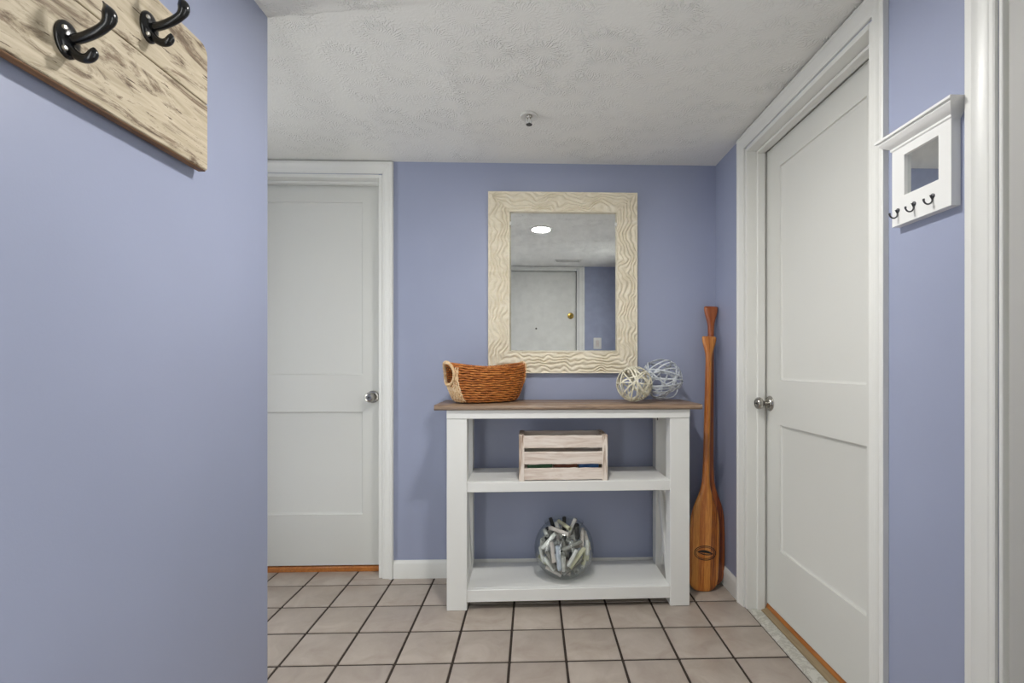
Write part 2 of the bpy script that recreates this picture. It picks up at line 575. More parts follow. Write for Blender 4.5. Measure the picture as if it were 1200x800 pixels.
wall('wall_alcove', 'blue wall closing the alcove behind the left wall corner', [
    (XA - 0.12, XL - 0.121, YL - 0.12, YL, -0.004, ZT), (XA - 0.12, XA, YL + 0.001, W2[0] - 0.002, -0.004, ZT), (XA - 0.12, XA, W2[1] + 0.002, YB - 0.001, -0.004, ZT), (XA - 0.12, XA, W2[0] - 0.002, W2[1] + 0.002, W2[2] + 0.002, ZT)])
wall('wall_front', 'blue entrance wall opposite the mirror', [
    (W1[1] + 0.002, D4[0] - 0.002, YF - TH, YF, -0.004, ZT), (XL + 0.001, W1[0] - 0.002, YF - TH, YF, -0.004, ZT), (W1[0] - 0.002, W1[1] + 0.002, YF - TH, YF, W1[2] + 0.002, ZT), (D4[1] + 0.002, XR - 0.001, YF - TH, YF, -0.004, ZT), (D4[0] - 0.002, D4[1] + 0.002, YF - TH, YF, D4[2] + 0.002, ZT)])

# ------------------------------------------------------------------ doors
# local frame: x along the wall, room on the -y side, opening centred on x = 0
def knob(parent, x, y, z, mat='satin_nickel'):
    T = Matrix.Translation((x, y, z)) @ Matrix.Rotation(R(90), 4, 'X')   # lathe axis -> -y
    k = MB().lathe([(0.004, 0.012), (0.010, 0.013), (0.0095, 0.028), (0.013, 0.034), (0.022, 0.040), (0.0265, 0.048), (0.0265, 0.056), (0.022, 0.063), (0.014, 0.066), (0.0135, 0.064), (0.006, 0.0635), (0.001, 0.0635)], 28, T).build('door_knob', mat, parent)
    MB().lathe([(0.001, 0.0), (0.033, 0.0), (0.033, 0.004), (0.030, 0.0075), (0.024, 0.009), (0.022, 0.012), (0.012, 0.0135), (0.001, 0.0135)], 28, T).build('rosette', mat, k)
    MB().lathe([(0.001, 0.0634), (0.0045, 0.0634), (0.0045, 0.0665), (0.001, 0.0665)], 14, T).build('keyhole', 'pewter', k)
    return k
def door(name, label, loc, rz, half, head, rec, z_leaf, panels=None, glazed=False, cas_w=0.060, cas_top=None, knob_x=None, knob_z=0.932, stop=True, leaf_gap=0.006, leaf_mat='door_paint', jt=0.016):
    d = empty(name, loc, (0, 0, rz))
    tag(d, label, 'door', kind='structure')
    w = cas_w
    wt = cas_top or cas_w
    prof = [(0.004, 0.0), (0.004, 0.0075), (0.007, 0.0095), (0.014, 0.0098), (0.017, 0.0115), (0.034, 0.0125), (0.042, 0.016), (0.046, 0.0182), (w - 0.004, 0.0182), (w, 0.0155), (w, 0.0)]
    def pt(seg, u, dd):
        k = u * wt / w
        return [[(-half - u, -dd, 0), (-half - u, -dd, head + k)], [(-half - u, -dd, head + k), (half + u, -dd, head + k)], [(half + u, -dd, head + k), (half + u, -dd, 0)]][seg]
    for seg in range(3):
        m = MB()
        a = [pt(seg, u, q)[0] for u, q in prof]
        b = [pt(seg, u, q)[1] for u, q in prof]
        m.loft([a, b])
        m.build('casing', 'trim_paint', d, smooth=25)
    # jambs and head
    j0, j1 = -0.002, 0.135
    bx('jamb', 'trim_paint', -half - 0.002, -half + jt, j0, j1, 0, head, 0.0015, d)
    bx('jamb', 'trim_paint', half - jt, half + 0.002, j0, j1, 0, head, 0.0015, d)
    bx('jamb_head', 'trim_paint', -half + jt, half - jt, j0, j1, head - jt, head + 0.002, 0.0015, d)
    if stop:
        s0, s1 = rec - 0.046, rec - 0.010
        bx('door_stop', 'trim_paint', -half + jt, -half + jt + 0.012, s0, s1, 0, head - jt - 0.012, 0.0025, d)
        bx('door_stop', 'trim_paint', half - jt - 0.012, half - jt, s0, s1, 0, head - jt - 0.012, 0.0025, d)
        bx('door_stop', 'trim_paint', -half + jt, half - jt, s0, s1, head - jt - 0.012, head - jt, 0.0025, d)
    # leaf
    lw = half - jt - leaf_gap
    z0, z1 = z_leaf, head - jt - 0.007
    y = rec
    m = MB()
    if panels:
        px0, px1 = panels[0]
        xs = [-lw, px0, px1, lw]
        zs = [z0]
        for a, b in panels[1]:
            zs += [a, b]
        zs.append(z1)
        for i in range(3):
            for j in range(len(zs) - 1):
                if i == 1 and j % 2 == 1:
                    continue
                m.add([(xs[i], y, zs[j]), (xs[i + 1], y, zs[j]), (xs[i + 1], y, zs[j + 1]), (xs[i], y, zs[j + 1])], [(0, 1, 2, 3)])
        m.add([(-lw, y, z0), (lw, y, z0), (lw, y, z1), (-lw, y, z1), (-lw, y + 0.036, z0), (lw, y + 0.036, z0), (lw, y + 0.036, z1), (-lw, y + 0.036, z1)], [(4, 7, 6, 5), (0, 4, 5, 1), (1, 5, 6, 2), (2, 6, 7, 3), (3, 7, 4, 0)])
        leaf = m.build('door_leaf', 'door_paint', d, smooth=0, fix=False)
        for a, b in panels[1]:
            p = MB()
            st = [(0.0, 0.0), (0.0012, 0.0065), (0.008, 0.0105), (0.010, 0.0110)]
            rings = [[(px0 + q, y + e, a + q), (px1 - q, y + e, a + q), (px1 - q, y + e, b - q), (px0 + q, y + e, b - q)] for q, e in st]
            p.loft(rings, True, False)
            p.f.append((12, 13, 14, 15))
            p.build('door_panel', 'door_paint', leaf, smooth=20)
    elif glazed:
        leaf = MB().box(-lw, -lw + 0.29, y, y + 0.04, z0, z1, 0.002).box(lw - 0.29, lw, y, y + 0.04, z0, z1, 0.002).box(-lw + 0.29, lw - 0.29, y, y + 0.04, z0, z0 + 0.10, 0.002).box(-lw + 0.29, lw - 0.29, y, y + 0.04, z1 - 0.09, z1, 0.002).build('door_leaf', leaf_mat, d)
        bx('glass_pane', 'glass', -lw + 0.289, lw - 0.289, y + 0.017, y + 0.023, z0 + 0.099, z1 - 0.089, 0, d)
    else:
        leaf = MB().box(-lw, lw, y, y + 0.040, z0, z1, 0.0015).build('door_leaf', 'door_paint', d)
    if not glazed:      # dark sheet added behind the leaf blocks sky and paints the gap's shade
        bx('shade_backing', 'gap_shade', -half, half, y + 0.0412, y + 0.0462, 0, head, 0, d)
    if knob_x is not None:
        knob(d, knob_x, y, knob_z)
    return d

# door in the end wall (left), half hidden by the left wall
c1 = (D1[0] + D1[1]) / 2
door('door_1', 'white two-panel door in the end wall beside the console', (c1, YB, 0), 0, (D1[1] - D1[0]) / 2, D1[2], 0.088, 0.032,
     ((-0.293, -0.912 - c1), [(0.303, 0.852), (1.050, 1.972)]), cas_w=0.060, cas_top=0.064, knob_x=-0.857 - c1)
# door in the right wall
c2 = (D2[0] + D2[1]) / 2
door('door_2', 'white two-panel door in the right wall beside the paddles', (XR, c2, 0), R(-90), (D2[1] - D2[0]) / 2, D2[2], 0.088, 0.034,
     ((c2 - 1.971, c2 - 1.449), [(0.306, 0.845), (1.038, 1.952)]), cas_w=0.058, cas_top=0.066, knob_x=c2 - 2.050)
c3 = (D3[0] + D3[1]) / 2
door('door_3', 'white door frame at the right edge of the picture', (XR, c3, 0), R(-90), (D3[1] - D3[0]) / 2, D3[2], 0.004, 0.008,  # glazing of the leaf is added, an unseen inlet for fill light
     None, True, cas_w=0.064, cas_top=0.066, knob_x=0.350, stop=False, leaf_mat='shaded_door_paint', jt=0.006)
def added_window(name, label, loc, W, rz=0.0):
    w = empty(name, loc, (0, 0, rz))
    tag(w, label, 'added window', kind='structure')
    wy = (W[1] - W[0]) / 2
    MB().box(-0.05, 0.05, -wy, -wy + 0.04, 0.0, W[2], 0.002).box(-0.05, 0.05, wy - 0.04, wy, 0.0, W[2], 0.002).box(-0.05, 0.05, -wy + 0.04, wy - 0.04, 0, 0.05, 0.002).box(-0.05, 0.05, -wy + 0.04, wy - 0.04, W[2] - 0.04, W[2], 0.002).build('window_frame', 'trim_paint', w)
    bx('glass_pane', 'glass', -0.003, 0.003, -wy + 0.039, wy - 0.039, 0.049, W[2] - 0.039, 0, w)
added_window('added_window_1', 'unseen tall white-framed sidelight added beside the entrance door as fill light', ((W1[0] + W1[1]) / 2, YF - 0.07, 0), W1, R(90))
added_window('added_window_2', 'unseen tall white-framed window added to the left alcove as fill light', (XA - 0.06, (W2[0] + W2[1]) / 2, 0), W2)
c4 = (D4[0] + D4[1]) / 2
d4 = door('door_4', 'plain white entrance door seen in the mirror', (c4, YF, 0), R(180), (D4[1] - D4[0]) / 2, D4[2], 0.03, 0.012, None, cas_w=0.066, cas_top=0.022, knob_x=c4 - 0.40, knob_z=0.95, stop=False)
T = Matrix.Translation((c4 - 0.405, 0.03, 1.632)) @ Matrix.Rotation(R(90), 4, 'X')
db = MB().lathe([(0.001, 0), (0.034, 0), (0.034, 0.006), (0.030, 0.010), (0.016, 0.012), (0.016, 0.016), (0.001, 0.017)], 28, T).build('deadbolt', 'brass', d4)
bx('thumb_turn', 'brass', c4 - 0.405 - 0.005, c4 - 0.405 + 0.005, 0.03 - 0.030, 0.03 - 0.016, 1.615, 1.649, 0.002, db)
T = Matrix.Translation((c4 - 0.035, 0.03, 1.495)) @ Matrix.Rotation(R(90), 4, 'X')
MB().lathe([(0.001, 0), (0.010, 0), (0.010, 0.003), (0.006, 0.004), (0.0055, 0.002), (0.001, 0.002)], 20, T).build('peephole', 'satin_nickel', d4)

# ------------------------------------------------------------------ baseboards, sills, thresholds
def baseboard(name, label, p0, p1, rz_dir, h=0.092):
    # profile swept from p0 to p1; rz_dir = unit vector into the room
    prof = [(0, 0), (0.014, 0), (0.014, h - 0.018), (0.011, h - 0.010), (0.007, h - 0.004), (0.005, h), (0, h)]
    m = MB()
    m.loft([[(p[0] + rz_dir[0] * d, p[1] + rz_dir[1] * d, z) for d, z in prof] for p in (p0, p1)])
    return tag(m.build(name, 'trim_paint', smooth=25), label, 'baseboard', kind='structure')
baseboard('baseboard_back', 'white baseboard along the end wall behind the console', (D1[1] + 0.061, YB), (XR - 0.0005, YB), (0, -1))
baseboard('baseboard_right', 'short white baseboard in the corner behind the paddles', (XR, D2[1] + 0.059), (XR, YB - 0.0145), (-1, 0))
baseboard('baseboard_side', 'white baseboard between the two right-hand door frames', (XR, D3[1] + 0.065), (XR, D2[0] - 0.059), (-1, 0))
baseboard('baseboard_left', 'white baseboard along the foreground left wall', (XL, YF + 0.004), (XL, YL - 0.005), (1, 0))
baseboard('baseboard_corner', 'white baseboard on the alcove side of the left wall', (XA + 0.015, YL), (XL - 0.002, YL), (0, 1))

t1 = bx('trim_1', 'marble', XR + 0.0015, 1.023, D2[0] + 0.017, D2[1] - 0.017, -0.003, 0.004, 0.002)
tag(t1, 'grey marble sill strip in front of the right door', 'door sill', kind='structure')
t2 = empty('trim_2', (1.024, c2, 0))
tag(t2, 'orange wooden threshold under the right door', 'threshold', kind='structure')
hw = (D2[1] - D2[0]) / 2 - 0.017
MB().loft([[(0, y, -0.002), (0.003, y, 0.006), (0.028, y, 0.012), (0.030, y, 0.0), (0.0, y, -0.003)] for y in (-hw, hw)]).build('edge_strip', 'sill_tan', t2, smooth=20)
MB().loft([[(0.030, y, -0.002), (0.030, y, 0.018), (0.034, y, 0.029), (0.080, y, 0.030), (0.080, y, -0.002)] for y in (-hw, hw)]).build('oak_strip', 'sill_wood', t2, smooth=20)
t3 = bx('trim_3', 'sill_wood', D1[0] + 0.018, D1[1] - 0.018, YB + 0.080, YB + 0.130, -0.003, 0.026, 0.004)
tag(t3, 'orange wooden threshold under the left door', 'threshold', kind='structure')

# ------------------------------------------------------------------ ceiling fixtures
def downlight(x, y, label):
    d = empty('recessed_light', (x, y, ZC))
    tag(d, label, 'ceiling light')
    MB().lathe([(0.070, -0.004), (0.072, -0.010), (0.080, -0.011), (0.090, -0.006), (0.094, -0.001), (0.094, 0.0), (0.070, 0.0)], 40, None, False).build('trim_ring', 'plastic_white', d)
    MB().lathe([(0.0705, -0.003), (0.0705, -0.006), (0.060, -0.0085), (0.040, -0.0100), (0.001, -0.0105)], 40, None, True).build('diffuser', 'lamp', d)
    return d
downlight(0.063, 1.244, 'round glowing recessed light seen in the mirror')

sp = empty('fire_sprinkler', (-0.016, 1.978, ZC))
tag(sp, 'small white pendant fire sprinkler on the ceiling', 'sprinkler')
MB().lathe([(0.013, -0.002), (0.020, -0.0035), (0.030, -0.010), (0.036, -0.0105), (0.037, -0.006), (0.036, -0.0005), (0.013, -0.0005)], 32, None, False).build('escutcheon', 'plastic_white', sp)
MB().lathe([(0.013, 0.0), (0.013, -0.006), (0.009, -0.012), (0.001, -0.012)], 20).build('nozzle', 'satin_nickel', sp)
for s in (-1, 1):
    MB().tube([(s * 0.010, 0, -0.009), (s * 0.0125, 0, -0.018), (s * 0.010, 0, -0.027), (s * 0.003, 0, -0.034)], 0.0026, 8).build('frame_arm', 'plastic_white', sp)
MB().lathe([(0.001, -0.010), (0.0028, -0.010), (0.0028, -0.033), (0.001, -0.033)], 10).build('glass_bulb', 'roll_white', sp)
MB().lathe([(0.001, -0.033), (0.004, -0.033), (0.004, -0.0375), (0.013, -0.039), (0.013, -0.0405), (0.001, -0.0405)], 20).build('deflector', 'pewter', sp)

vt = empty('ceiling_vent', (0.352, 0.160, ZC))
tag(vt, 'slim white slotted air vent in the ceiling by the entrance', 'vent')
m = MB()
m.box(-0.135, 0.135, -0.045, -0.030, -0.008, 0.0, 0.002).box(-0.135, 0.135, 0.030, 0.045, -0.008, 0.0, 0.002).box(-0.135, -0.118, -0.0305, 0.0305, -0.008, 0.0, 0.002).box(0.118, 0.135, -0.0305, 0.0305, -0.008, 0.0, 0.002)
m.build('frame', 'plastic_white', vt)
bx('backing', 'vent_dark', -0.12, 0.12, -0.032, 0.032, -0.0015, 0.0, 0, vt)
for k in range(4):
    q = MB().box(-0.117, 0.117, -0.0045, 0.0045, -0.0007, 0.0007)
    q.build('slat', 'plastic_white', vt, (0, -0.022 + k * 0.0147, -0.006), (R(-40), 0, 0))

# ------------------------------------------------------------------ console table
CT = empty('console_table', (0.166, 2.118, 0), (0, 0, R(0.8)))
tag(CT, 'white farmhouse console table with brown top and two open shelves', 'console table')
LX = 0.552      # half width over the legs
LW = 0.090      # leg width
DP = 0.300      # depth over the legs
for sx in (-1, 1):
    for (ya, yb, nm) in ((0.0, 0.070, 'f'), (DP - 0.060, DP, 'b')):
        xa, xb = sorted((sx * LX, sx * (LX - LW)))
        bx('leg', 'console_paint', xa, xb, ya, yb, 0, 0.860 if nm == 'f' else 0.899, 0.002, CT)
# apron rails
bx('apron', 'console_paint', -LX, LX, -0.003, 0.020, 0.8605, 0.8995, 0.0015, CT)
bx('apron', 'console_paint', -LX + LW, LX - LW, DP - 0.022, DP - 0.002, 0.8605, 0.8995, 0.0015, CT)
for sx in (-1, 1):
    xa, xb = sorted((sx * (LX - 0.008), sx * (LX - 0.030)))
    bx('side_apron', 'console_paint', xa, xb, 0.0705, DP - 0.0605, 0.835, 0.8995, 0.0015, CT)
    # X brace of two crossed bars between the shelves
    xm = sx * (LX - 0.068)
    y0, y1, z0, z1 = 0.070, DP - 0.060, 0.090, 0.530
    for kk, (za, zb) in enumerate(((z0, z1), (z1, z0))):
        L = math.hypot(y1 - y0, z1 - z0)
        a = math.atan2(zb - za, y1 - y0)
        mtx = Matrix.Translation((xm + (0.0085 if kk else -0.0085) * 1.0, (y0 + y1) / 2, (z0 + z1) / 2)) @ Matrix.Rotation(a, 4, 'X')
        MB().box(-0.008, 0.008, -L / 2 + 0.012, L / 2 - 0.012, -0.017, 0.017, 0.0015, 1, mtx).build('cross_brace', 'console_paint', CT)
# shelves: slab with a front rail
for zt, zb, nm in ((0.575, 0.529, 'mid'), (0.0895, 0.035, 'low')):
    sh = bx('shelf', 'console_paint', -LX + LW, LX - LW, 0.0245, DP - 0.004, zt - 0.020, zt, 0.0012, CT)
    MB().box(-LX + LW, LX - LW, 0.0035, 0.024, zb, zt, 0.0016).build('shelf_rail', 'console_paint', sh)
    MB().box(-LX + LW, LX - LW, DP - 0.024, DP - 0.006, zb, zt - 0.0205, 0.0012).build('shelf_rail', 'console_paint', sh)
# top board of three planks with a bullnose front
def top_board(ya, yb, front=False):
    m = MB()
    x0, x1 = -0.605, 0.605
    if front:
        prof = [(ya + 0.006, 0.9), (ya, 0.905), (ya - 0.0005, 0.913), (ya + 0.004, 0.920), (ya + 0.012, 0.9235), (yb, 0.9235), (yb, 0.9)]
    else:
        prof = [(ya, 0.9), (ya, 0.9225), (ya + 0.0015, 0.9235), (yb - 0.0015, 0.9235), (yb, 0.9225), (yb, 0.9)]
    m.loft([[(x, y, z) for y, z in prof] for x in (x0, x0 + 0.001, x1 - 0.001, x1)])
    return m.build('top_plank', 'console_top_wood', CT, smooth=40)
top_board(-0.018, 0.088, True)
top_board(0.0885, 0.195)
top_board(0.1955, 0.302)
bx('cam_lock', 'vent_dark', 0.468, 0.473, DP - 0.0605, DP - 0.0598, 0.822, 0.842, 0, CT)

# ------------------------------------------------------------------ wall mirror with carved frame
MX0, MX1, MZ0, MZ1 = -0.231, 0.544, 1.060, 1.998
GX0, GX1, GZ0, GZ1 = -0.1205, 0.4375, 1.171, 1.895
MR = empty('wall_mirror', ((MX0 + MX1) / 2, YB, MZ0))
tag(MR, 'rectangular wall mirror in a cream carved wave-pattern frame', 'mirror')
def rail(pts, along):
    # pts: outer a, outer b, inner b, inner a in (x, z); local to MR
    nu, nv = (280, 40)
    ox, oz = (MX0 + MX1) / 2, MZ0
    def P(s, t):
        a = [pts[0][i] + (pts[1][i] - pts[0][i]) * s for i in (0, 1)]
        b = [pts[3][i] + (pts[2][i] - pts[3][i]) * s for i in (0, 1)]
        return [a[i] + (b[i] - a[i]) * t for i in (0, 1)]
    def hgt(x, z, t):
        l, w = (x, z) if along == 0 else (z, x)
        q = noise.noise(Vector((l * 11, w * 9, along * 5))) * 1.5 + noise.noise(Vector((l * 27, w * 24, 3 + along))) * 0.6
        ph = w / 0.0210 + q * 1.25
        r = abs((ph % 1.0) * 2 - 1)
        gap = 0.5 + 0.5 * noise.noise(Vector((l * 15, w * 30, 9)))
        e = min(1.0, min(t, 1 - t) / 0.09)
        return (-0.0105 * (1 - min(1, r / 0.75)) * (0.35 + 0.65 * gap)) * e + 0.0010 * noise.noise(Vector((x * 60, z * 60, 1)))
    m = MB()
    top = []
    for j in range(nv + 1):
        t = j / nv
        for i in range(nu + 1):
            s = i / nu
            x, z = P(s, t)
            base = -0.027 - 0.003 * math.sin(math.pi * t)
            y = base - hgt(x, z, t)
            m.v.append((x - ox, y, z - oz))
    n = nu + 1
    m.f = [(j * n + i, j * n + i + 1, (j + 1) * n + i + 1, (j + 1) * n + i) for j in range(nv) for i in range(nu)]
    # sides and back
    k = len(m.v)
    c = [(p[0] - ox, -0.003, p[1] - oz) for p in pts]
    m.v += c
    bl = list(range(0, n))
    tl = list(range(nv * n, nv * n + n))
    lf = [j * n for j in range(nv + 1)]
    rt = [j * n + nu for j in range(nv + 1)]
    m.f += [tuple(bl) + (k + 1, k), tuple(reversed(tl)) + (k + 3, k + 2), tuple(reversed(lf)) + (k, k + 3), tuple(rt) + (k + 2, k + 1), (k, k + 1, k + 2, k + 3)]
    return m.build('frame_rail', 'mirror_frame_wood', MR, smooth=50)
rail([(MX0, MZ1), (MX1, MZ1), (GX1, GZ1), (GX0, GZ1)], 0)
rail([(MX0, MZ0), (MX1, MZ0), (GX1, GZ0), (GX0, GZ0)], 0)
rail([(MX0, MZ0), (MX0, MZ1), (GX0, GZ1), (GX0, GZ0)], 1)
rail([(MX1, MZ0), (MX1, MZ1), (GX1, GZ1), (GX1, GZ0)], 1)
ox, oz = (MX0 + MX1) / 2, MZ0
g = MB()
bw = 0.010
rings = []
for q, y in ((0.0, -0.0135), (bw, -0.0165)):
    rings.append([(GX0 - 0.003 - ox + q, y, GZ0 - 0.003 - oz + q), (GX1 + 0.003 - ox - q, y, GZ0 - 0.003 - oz + q), (GX1 + 0.003 - ox - q, y, GZ1 + 0.003 - oz - q), (GX0 - 0.003 - ox + q, y, GZ1 + 0.003 - oz - q)])
g.loft(rings, True, False)
g.f.append((4, 5, 6, 7))
g.build('mirror_glass', 'mirror_silver', MR, smooth=0)
for x in (GX0 - ox + 0.004, GX1 - ox - 0.004):
    bx('mirror_clip', 'plastic_white', x - 0.005, x + 0.005, -0.022, -0.014, 1.836 - oz - 0.009, 1.836 - oz + 0.009, 0.0015, MR)

# ------------------------------------------------------------------ coat rack on the left wall
RXF = XL + 0.030      # front face
CR = empty('coat_rack', (XL, 0.72, 1.552))
tag(CR, 'distressed whitewashed plank coat rack with black hooks', 'coat rack')
def plank(za, zb, r_bl, r_tl):
    # outline in (y, z) with rounded far corners, extruded in x (local to CR)
    y0, y1 = 0.62 - 0.72, 1.113 - 0.72
    pts = [(y0, za)]
    def arc(cy, cz, r, a0, a1):
        return [(cy + r * math.cos(R(a0 + (a1 - a0) * i / 6)), cz + r * math.sin(R(a0 + (a1 - a0) * i / 6))) for i in range(7)]
    pts += arc(y1 - r_bl, za + r_bl, r_bl, -90, 0)
    pts += arc(y1 - r_tl, zb - r_tl, r_tl, 0, 90)
    pts += [(y0, zb)]
    m = MB()
    cyy = sum(p[0] for p in pts) / len(pts)
    czz = (za + zb) / 2
    def ins(e):
        return [(p[0] - e * (1 if p[0] > cyy else -1), p[1] - e * (1 if p[1] > czz else -1)) for p in pts]
    rings = [[(x, p[0], p[1]) for p in ins(e)] for x, e in ((0.011, 0.0), (0.0285, 0.0), (0.030, 0.0015))]
    m.loft(rings)
    return m.build('plank', 'rack_plank', CR, smooth=30)
plank(0.0, 0.1510, 0.004, 0.001)
plank(0.1535, 0.287, 0.001, 0.022)
bx('edge_band', 'rack_edge_wood', 0.011, 0.0275, 0.622 - 0.72, 1.1095 - 0.72, -0.0035, -0.0001, 0.001, CR)
for yy in (0.68, 1.02):
    bx('wall_batten', 'rack_edge_wood', 0.0, 0.0108, yy - 0.02 - 0.72, yy + 0.02 - 0.72, 0.03, 0.262, 0.001, CR)
def coat_hook(y, z):
    # local x = out of the wall
    T = Matrix.Translation((0.030, y - 0.72, z - 1.552))
    rings = []
    # domed oval back plate
    def oval(k, x):
        return [tuple(T @ Vector((x, 0.0205 * k * math.cos(q), 0.030 * k * math.sin(q) - 0.004))) for q in [2 * math.pi * j / 28 for j in range(28)]]
    h = MB()
    h.loft([oval(1.0, 0.0), oval(1.0, 0.003), oval(0.94, 0.0055), oval(0.75, 0.0085), oval(0.45, 0.0105), oval(0.05, 0.011)])
    hk = h.build('coat_hook', 'black_iron', CR)
    def bez(p, n):
        out = []
        for i in range(n + 1):
            t = i / n
            q = [Vector(a) for a in p]
            while len(q) > 1:
                q = [q[k].lerp(q[k + 1], t) for k in range(len(q) - 1)]
            out.append(T @ q[0])
        return out
    up = bez([(0.006, 0, -0.004), (0.026, 0, -0.004), (0.044, 0, 0.010), (0.088, 0, 0.020), (0.070, 0, 0.040), (0.058, 0, 0.060)], 24)
    MB().tube(up, lambda t: (0.0075 if t < 0.55 else 0.0075 + 0.0025 * math.sin((t - 0.55) / 0.45 * math.pi)) * (1 if t < 0.8 else max(0.12, 1 - ((t - 0.8) / 0.2) ** 1.3)), 12).build('upper_prong', 'black_iron', hk)
    lo = bez([(0.006, 0, -0.016), (0.014, 0, -0.030), (0.030, 0, -0.042), (0.046, 0, -0.034), (0.044, 0, -0.016)], 16)
    MB().tube(lo, lambda t: 0.0072 * (1 if t < 0.8 else max(0.25, math.sqrt(max(0, 1 - ((t - 0.8) / 0.2) ** 2)))), 12).build('lower_prong', 'black_iron', hk)
    for zz in (0.0125, -0.020):
        S = T @ Matrix.Translation((0.0078, -0.011, zz - 0.004)) @ Matrix.Rotation(R(90), 4, 'Y')
        MB().lathe([(0.001, 0), (0.0042, 0), (0.0042, 0.0022), (0.003, 0.0034), (0.001, 0.0036)], 14, S).build('screw', 'screw_steel', hk)
    return hk
coat_hook(0.782, 1.631)
coat_hook(0.944, 1.768)

# ------------------------------------------------------------------ key rack with little mirror on the right wall
KY = 1.122
KR = empty('key_rack', (XR, KY, 1.462))
tag(KR, 'small white key rack with square mirror and three hooks', 'key rack')
bt = 0.022        # board thickness
y0, y1 = 1.030 - KY, 1.204 - KY
ma, mb, mc, md = 1.063 - KY, 1.164 - KY, 1.533 - 1.462, 1.636 - 1.462
HB = 0.196
for nm, (a, b, c, d) in (('stile', (y0, ma, 0, HB)), ('stile', (mb, y1, 0, HB)), ('rail', (ma, mb, 0, mc)), ('rail', (ma, mb, md, HB))):
    bx(nm, 'key_rack_paint', -bt, 0, a, b, c, d, 0.0, KR)
mg = bx('mirror_pane', 'mirror_silver', -bt + 0.009, -0.002, ma, mb, mc, md, 0, KR)
cy0, cy1 = 1.012 - KY, 1.226 - KY
prof = [(0.0, HB), (-bt, HB), (-bt - 0.003, HB + 0.003), (-bt - 0.003, HB + 0.008), (-bt - 0.008, HB + 0.012), (-bt - 0.017, HB + 0.018), (-bt - 0.022, HB + 0.026), (-bt - 0.022, HB + 0.030), (-bt - 0.028, HB + 0.031), (-bt - 0.028, HB + 0.037), (0, HB + 0.037)]
# the cornice returns at both ends: its overhang shrinks towards the bottom of the profile
rings = []
m = MB()
def cor(yend, sgn):
    return [(x, yend + sgn * max(0, (-x - bt)) if x < 0 else yend + sgn * max(0, (-prof[min(len(prof) - 2, max(1, i))][0] - bt)), z) for i, (x, z) in enumerate(prof)]
m.loft([cor(y0, -1), cor(y1, 1)])
m.build('cornice', 'key_rack_paint', KR, smooth=30)
for yy in (1.0785, 1.1325, 1.184):
    T = Matrix.Translation((-bt, yy - KY, 1.500 - 1.462))
    pl = MB()
    pl.lathe([(0.001, 0.0), (0.0058, 0.0), (0.0058, 0.002), (0.004, 0.0035), (0.001, 0.0038)], 16, T @ Matrix.Rotation(R(-90), 4, 'Y'))
    kh = pl.build('key_hook', 'pewter', KR)
    pts = []
    for i in range(15):
        a = R(100 + 200 * i / 14 + 0)
        pts.append(T @ Vector((-0.012 + 0.0105 * math.cos(R(60 - 250 * i / 14)), 0, -0.009 + 0.0105 * math.sin(R(60 - 250 * i / 14)))))
    pts = [T @ Vector((-0.002, 0, 0.0012))] + pts
    MB().tube(pts, lambda t: 0.0019 + (0.0006 if t > 0.93 else 0), 8).build('hook_wire', 'pewter', kh)

# ------------------------------------------------------------------ light switch by the entrance door
LS = empty('light_switch', (0.690, YF, 1.335))
tag(LS, 'white light switch plate on the blue wall seen in the mirror', 'light switch')
bx('cover_plate', 'plastic_white', -0.042, 0.042, 0.0, 0.006, -0.060, 0.060, 0.003, LS, 2)
bx('rocker', 'roll_rose', -0.017, 0.017, 0.0062, 0.010, -0.033, 0.033, 0.002, LS)

